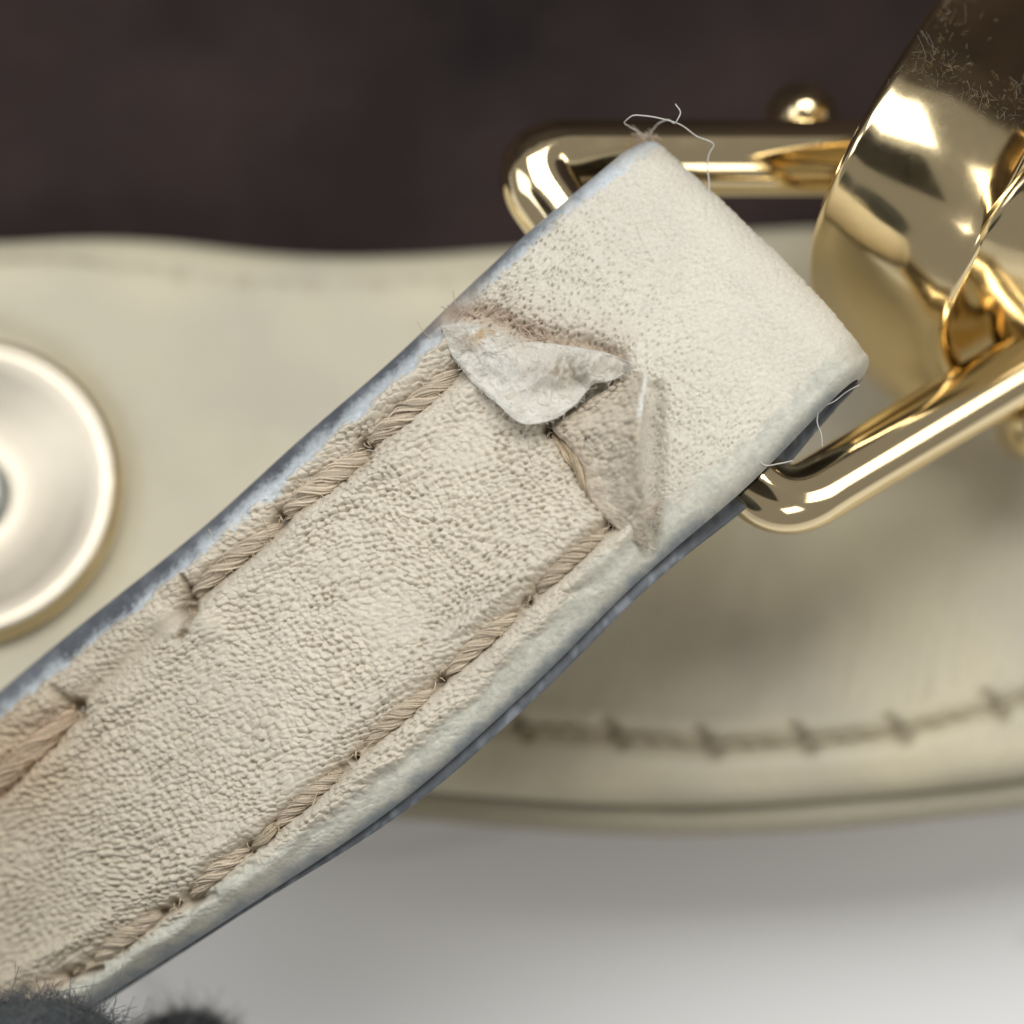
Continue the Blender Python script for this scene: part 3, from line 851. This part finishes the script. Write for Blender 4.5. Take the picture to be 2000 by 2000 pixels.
# suede nap: short fibres lying on the torn leather
def nap(pt, n, col, seed, ang, ln, keep):
    rg = np.random.default_rng(seed); tb = Tubes()
    X, Y, Z, _ = pt
    k = 0
    while k < n:
        i = rg.integers(len(X))
        if not keep(X[i], Y[i]): continue
        k += 1
        a = ang + rg.normal(0, 0.7); l = ln * rg.uniform(0.4, 1.4); t = np.linspace(0, 1, 5); b = rg.normal(0, 0.7)
        px = X[i] + l * (t * math.cos(a) - b * t * t * math.sin(a)); py = Y[i] + l * (t * math.sin(a) + b * t * t * math.cos(a))
        z = np.array([Z[np.argmin((X - x)**2 + (Y - y)**2)] for x, y in zip(px, py)])
        h = (0.3 + rg.uniform(0.2, 2.0) * np.sin(np.pi * t * 0.7)) * K
        tb.add(P(px, py, z + h), rg.uniform(0.3, 0.6) * K, 4, np.array(col(X[i], Y[i])) * rg.uniform(0.85, 1.08))
    tag(tb.build('suede_nap', M_thread, STRAP), kind='stuff')
def c1(x, y): return np.clip(1.12 * flap_col(np.array([[x]]), np.array([[y]]), None, None)[0, 0], 0, 0.85)
def c2(x, y): return (0.60, 0.54, 0.45)
nap(PATCHES[0], 620, c1, 5, 0.9, 11, lambda x, y: True)
nap(PATCHES[1], 420, c2, 6, 0.3, 12, lambda x, y: y > 870)

# frayed fibres along the tear and holes
def make_fray():
    rg = np.random.default_rng(3)
    tb = Tubes()
    spots = []
    for i in range(60):
        k = rg.uniform(0, 1); p = path_pts(TEAR, 40)[int(k * 26)]
        spots.append((max(p[0] + rg.normal(0, 10), 900), p[1] + rg.normal(0, 8), rg.normal(0.35, 0.45) + (np.pi if rg.uniform() < 0.5 else 0), (0.42, 0.33, 0.26), 34))
    for i in range(16):
        spots.append((862 + rg.normal(0, 9), 682 + rg.normal(0, 14), rg.normal(3.0, 0.4), (0.42, 0.34, 0.25), 30))
    for x0, y0, rr in HOLES:
        for i in range(7):
            spots.append((x0 + rg.normal(0, rr * 0.6), y0 + rg.normal(0, rr * 0.6), rg.uniform(0, 6.28), (0.55, 0.46, 0.33), 16))
    for i in range(60):
        spots.append((rg.uniform(0, 150), 0, rg.normal(2.4, 0.7), (0.56, 0.43, 0.29), 26))
        x = spots[-1][0]; spots[-1] = (x, 1530 - 0.92 * x + rg.normal(0, 26), *spots[-1][2:])
    for i in range(22):
        spots.append((1272 + rg.normal(0, 6), rg.uniform(990, 1070), rg.normal(-1.3, 0.7), (0.42, 0.34, 0.28), 18))
    for x, y, an, col, ln in spots:
        l = ln * rg.uniform(0.5, 1.3); m = 7; t = np.linspace(0, 1, m); bnd = rg.normal(0, 0.5)
        px = x + l * (t * math.cos(an) - bnd * t * t * math.sin(an)); py = y + l * (t * math.sin(an) + bnd * t * t * math.cos(an))
        h = rg.uniform(-14, -7) + rg.uniform(4, 12) * np.sin(t * rg.uniform(1.6, 2.8))
        tb.add(on_strap(px, py, h), rg.uniform(0.5, 1.2) * K, 4, np.array(col) * rg.uniform(0.9, 1.5))
    o = tb.build('frayed_fibres', M_thread, STRAP)
    tag(o, kind='stuff')
make_fray()

# ------------------------------------------------------------------ gold ring through the fold
def make_ring():
    pts = [  # px, py, z : corner centres, rounded below
        (1012, 308, -0.50), (1516, 1004, -0.17), (2330, 520, -1.1), (2290, 308, -1.2)]
    rad = [95, 85, 60, 60]
    q = [np.array(p, float) for p in pts]
    path = []
    for i in range(4):
        a, b, c = q[i - 1], q[i], q[(i + 1) % 4]
        d1 = (a - b); d2 = (c - b)
        l1 = np.linalg.norm(d1[:2]); l2 = np.linalg.norm(d2[:2])
        p0 = b + d1 / l1 * rad[i]; p2 = b + d2 / l2 * rad[i]
        for t in np.linspace(0, 1, 22):
            path.append((1 - t)**2 * p0 + 2 * t * (1 - t) * (b * 0.9 + (p0 + p2) * 0.05) + t * t * p2)
        nx = q[(i + 1) % 4]; dn = (nx - b)
        p3 = nx - dn / np.linalg.norm(dn[:2]) * rad[(i + 1) % 4]
        for t in np.linspace(0, 1, 26)[1:-1]:
            path.append(p2 * (1 - t) + p3 * t)
    path = np.array(path)
    c3 = P(path[:, 0], path[:, 1], path[:, 2])
    n = len(c3)
    # rounded, slightly flattened section swept round the closed loop
    t = unit(np.roll(c3, -1, 0) - np.roll(c3, 1, 0))
    cen = c3.mean(0)
    pl = unit(np.cross(c3[30] - cen, c3[100] - cen)[None])[0]
    if pl[2] < 0: pl = -pl
    out = unit(np.cross(t, np.broadcast_to(pl, t.shape))); upv = np.cross(out, t)
    m = 48; a = np.linspace(0, 2 * np.pi, m, endpoint=False)
    p = 2.0
    rr = np.interp(path[:, 1], [312, 900], [0.172, 0.152])[:, None, None]; rx = ry = 1.0
    ca = np.sign(np.cos(a)) * np.abs(np.cos(a))**(2 / p) * rx; sa = np.sign(np.sin(a)) * np.abs(np.sin(a))**(2 / p) * ry
    V = c3[:, None] + rr * (out[:, None] * ca[None, :, None] + upv[:, None] * sa[None, :, None])
    f = grid_faces(n, m, True)
    last = (n - 1) * m; j = np.arange(m); j2 = (j + 1) % m
    f = np.concatenate([f, np.stack([last + j, last + j2, j2, j], -1)])
    o = obj('metal_ring', V.reshape(-1, 3), f, M_gold_ring)
    tag(o, 'polished gold wire ring with rounded corners passing through the strap fold', 'ring')
make_ring()

# ------------------------------------------------------------------ gold clasp at the right
CLASP = tag(empty('metal_clasp', P(1900, 400, -0.6).tolist()), 'polished gold clasp of two wide bands hooked on the ring at upper right', 'clasp')
def band(left, wvec, name, label, thick=0.11, zw=0.0, wtaper=(1, 1), bev=0.045):
    """wide metal band swept along its left border; wvec is the way across in px"""
    lp = np.array(left, float)
    n = 120
    c = path_pts(P(lp[:, 0], lp[:, 1], lp[:, 2]), n)
    for _ in range(60): c[1:-1] = 0.5 * c[1:-1] + 0.25 * (c[:-2] + c[2:])
    k = np.linspace(0, 1, n)
    wd = np.array([wvec[0] * K, -wvec[1] * K, zw]); wl = np.linalg.norm(wd); wd /= wl
    wt = np.interp(k, np.linspace(0, 1, len(wtaper)), wtaper) * wl
    t = unit(np.gradient(c, axis=0))
    w = unit(wd[None] - t * (t @ wd)[:, None]); nrm = np.cross(w, t)
    if nrm[n // 3][2] < 0: nrm = -nrm
    # section: rounded slab with a slightly domed face
    sec = []
    for aa in np.linspace(np.pi, np.pi / 2, 9): sec.append(('l', bev * (1 + math.cos(aa)), -bev + bev * math.sin(aa)))
    for x in np.linspace(0.08, 0.92, 14): sec.append(('m', x, 0.045 * (1 - (2 * x - 1)**2)))
    for aa in np.linspace(np.pi / 2, 0, 9): sec.append(('r', bev * (1 - math.cos(aa)), -bev + bev * math.sin(aa)))
    for aa in np.linspace(0, -np.pi / 2, 7): sec.append(('r', bev * (1 - math.cos(aa)), -thick + bev + bev * math.sin(aa)))
    for x in np.linspace(0.9, 0.1, 6): sec.append(('m', x, -thick))
    for aa in np.linspace(-np.pi / 2, -np.pi, 7): sec.append(('l', bev * (1 + math.cos(aa)), -thick + bev + bev * math.sin(aa)))
    V = np.empty((n, len(sec), 3))
    for j, (kind, x, h) in enumerate(sec):
        if kind == 'l': d = np.full(n, x)
        elif kind == 'r': d = wt - x
        else: d = bev + (wt - 2 * bev) * x
        V[:, j] = c + w * d[:, None] + nrm * h
    f = grid_faces(n, len(sec), True)
    m = len(sec)
    caps = []
    for i0 in (0, n - 1):
        for j in range(m // 2 - 1):
            q4 = [i0 * m + j, i0 * m + j + 1, i0 * m + m - 2 - j, i0 * m + m - 1 - j]
            if len(set(q4)) == 4: caps.append(q4 if i0 == 0 else q4[::-1])
    f = np.concatenate([f, np.array(caps)])
    o = obj(name, V.reshape(-1, 3), f, M_gold, CLASP)
    if label: o['label'] = label
    return o
band([(1955, -220, -1.25), (1890, -105, -0.78), (1826, 5, -0.36), (1745, 130, -0.02), (1668, 265, 0.08), (1606, 385, -0.12),
      (1572, 490, -0.5), (1580, 590, -0.92), (1634, 690, -1.25), (1720, 770, -1.42)], (268, 178), 'clasp_band', 'wide gold band curling down beside the ring', zw=-0.03)
band([(2120, 160, -0.02), (2062, 248, 0.16), (1996, 342, 0.20), (1926, 440, 0.08), (1864, 535, -0.24), (1816, 618, -0.70), (1790, 690, -1.10), (1800, 745, -1.4)],
     (340, 70), 'clasp_band', 'second gold band overlapping at the right border', zw=-0.03)
def dome(px, py, z, r, h, name, label):
    prof = [(0.001, h), (r * 0.3, h * 0.96), (r * 0.6, h * 0.78), (r * 0.85, h * 0.45), (r * 0.97, h * 0.18), (r, 0), (r, -0.25)]
    v, f = lathe(spline(np.arange(7), np.array(prof), np.linspace(0, 6, 40)), 48)
    o = obj(name, v + P(px, py, z), f, M_gold, CLASP)
    o['label'] = label
    return o
dome(1566, 232, -1.05, 0.17, 0.24, 'rivet', 'small bright rivet head behind the upper ring bar')
dome(2030, 830, -0.95, 0.16, 0.18, 'rivet', 'blurred rivet head at the right border')

# ------------------------------------------------------------------ lint
def fibre(pts, r, label):
    p = np.array(pts, float)
    c = path_pts(P(p[:, 0], p[:, 1], p[:, 2]), 120)
    tb = Tubes(); tb.add(c, r * K, 6)
    return tag(tb.build('lint_fibre', M_lint), label, 'fibre', 'lint fibres caught on the strap and ring')
fibre([(1262, 272, -0.36), (1284, 243, -0.28), (1303, 234, -0.2), (1323, 234, -0.06), (1329, 220, -0.05), (1319, 203, -0.04)], 1.3,
      'short pale fibre standing up from the strap tip')
fibre([(1266, 270, -0.36), (1250, 259, -0.28), (1229, 247, -0.2), (1224, 234, -0.08), (1235, 226, -0.06), (1257, 226, -0.05), (1297, 233, -0.06), (1328, 243, -0.08),
       (1359, 265, -0.12), (1394, 285, -0.16), (1386, 298, -0.18), (1382, 324, -0.2), (1385, 355, -0.2), (1383, 400, -0.2)], 1.4,
      'long looped pale fibre curling above the strap tip')
fibre([(1678, 752, -0.05), (1655, 764, -0.02), (1632, 782, 0.02), (1599, 804, 0.04), (1596, 823, 0.04), (1604, 848, 0.03), (1606, 872, 0.02)], 1.3,
      'wavy pale fibre hanging off the strap edge onto the ring corner')
fibre([(1474, 862, 0.1), (1477, 888, 0.1), (1491, 907, 0.1), (1524, 905, 0.08), (1548, 900, 0.06)], 1.2,
      'curved pale fibre at the lower strap edge above the ring corner')
def knot():
    rg = np.random.default_rng(9); tb = Tubes()
    for i in range(26):
        m = 8; t = np.linspace(0, 1, m)[:, None]; c = P(1264 + rg.normal(0, 7), 274 + rg.normal(0, 5), -0.37)
        d = np.array([rg.normal(0, 0.5), rg.uniform(0, 1), rg.normal(0.2, 0.4)]); e = rg.normal(0, 1, 3)
        tb.add(c + d * t * 16 * K + e * t * t * 9 * K, 1.1 * K, 4, (0.58, 0.47, 0.36))
    o = tb.build('frayed_tip', M_thread, STRAP)
    tag(o, kind='stuff')
knot()
def lint_fuzz():
    rg = np.random.default_rng(11); tb = Tubes()
    for i in range(520):
        k = rg.uniform(0, 1)
        x = rg.uniform(1730, 2010); y = rg.uniform(-20, 250)
        if (x - 1826) + (y - 5) * 0.7 < 20: continue
        # height of the band under this pixel
        f = ((x - 1826) * -0.55 + (y - 5) * 0.83)
        z = np.interp(f, [-280, -140, 0, 120, 230, 330], [-1.3, -0.82, -0.36, -0.02, 0.09, 0.03]) + 0.015
        if f > rg.uniform(60, 260): continue
        an = rg.uniform(0, 6.28); l = rg.uniform(5, 26) * rg.uniform(0.4, 1); m = 8; t = np.linspace(0, 1, m); b = rg.normal(0, 0.9)
        px = x + l * (t * math.cos(an) - b * t * t * math.sin(an)); py = y + l * (t * math.sin(an) + b * t * t * math.cos(an))
        tb.add(P(px, py, z + 0.012 * np.sin(np.pi * t) * rg.uniform(0, 2)), rg.uniform(0.14, 0.32) * K, 4)
    tag(tb.build('lint_fuzz', M_lint_dim), 'fine pale lint dusting the top face of the gold clasp', 'lint', kind='stuff')
lint_fuzz()

# ------------------------------------------------------------------ grey fuzzy cloth at the lower left
FZ = tag(empty('fuzzy_cloth', P(120, 2150, -0.7).tolist()), 'dark grey fuzzy wool cloth at the bottom left corner below the strap', 'cloth')
def fuzz_lobe(cx, cy, z, rx, ry, rz, nh, seed, hl):
    rg = np.random.default_rng(seed)
    nu_, nv_ = 60, 40
    a = np.linspace(0, 2 * np.pi, nu_, endpoint=False)[None, :]; b = np.linspace(0.03, np.pi - 0.03, nv_)[:, None]
    d = np.stack([np.sin(b) * np.cos(a), np.sin(b) * np.sin(a), np.cos(b) * np.ones_like(a)], -1)
    rr = 1 + 0.16 * (fbm(d[..., 0] * 2 + 5, d[..., 1] * 2 + d[..., 2], seed, 4) - 0.5)
    c = P(cx, cy, z)
    v = c + d * rr[..., None] * np.array([rx, ry, rz]) * K
    obj('cloth_or_shade_lobe', v.reshape(-1, 3), grid_faces(nv_, nu_, True), M_fuzz, FZ)
    tb = Tubes()
    for i in range(nh):
        u = rg.normal(0, 1, 3); u /= np.linalg.norm(u)
        if u[1] < -0.35 or u[2] < -0.5: continue
        p = c + u * np.array([rx, ry, rz]) * K * 0.99
        m = 8; t = np.linspace(0, 1, m)[:, None]
        l = hl * K * rg.uniform(0.4, 1.3) * (2.0 if rg.uniform() < 0.06 else 1)
        e1 = rg.normal(0, 0.9, 3); e2 = rg.normal(0, 0.7, 3)
        tb.add(p + (u * 0.5 + e1 * 0.35) * t * l + e2 * t * t * l * 0.7, 0.7 * K, 3)
    o = tb.build('cloth_hair', M_hair, FZ)
    tag(o, kind='stuff')
fuzz_lobe(60, 2120, 0.25, 225, 165, 130, 7500, 1, 30)
fuzz_lobe(362, 2058, -0.95, 112, 84, 120, 2800, 2, 28)

def shade_lobe():  # wool lobe added beyond the frame to shade the strap's lower left
    nu_, nv_ = 60, 40
    a = np.linspace(0, 2 * np.pi, nu_, endpoint=False)[None, :]; b = np.linspace(0.03, np.pi - 0.03, nv_)[:, None]
    d = np.stack([np.sin(b) * np.cos(a), np.sin(b) * np.sin(a), np.cos(b) * np.ones_like(a)], -1)
    rr = 1 + 0.12 * (fbm(d[..., 0] * 2 + 5, d[..., 1] * 2 + d[..., 2], 5, 4) - 0.5)
    v = P(-280, 2720, 1.9) + d * rr[..., None] * np.array([920, 560, 760]) * K
    obj('cloth_or_shade_lobe', v.reshape(-1, 3), grid_faces(nv_, nu_, True), M_fuzz, FZ)
shade_lobe()
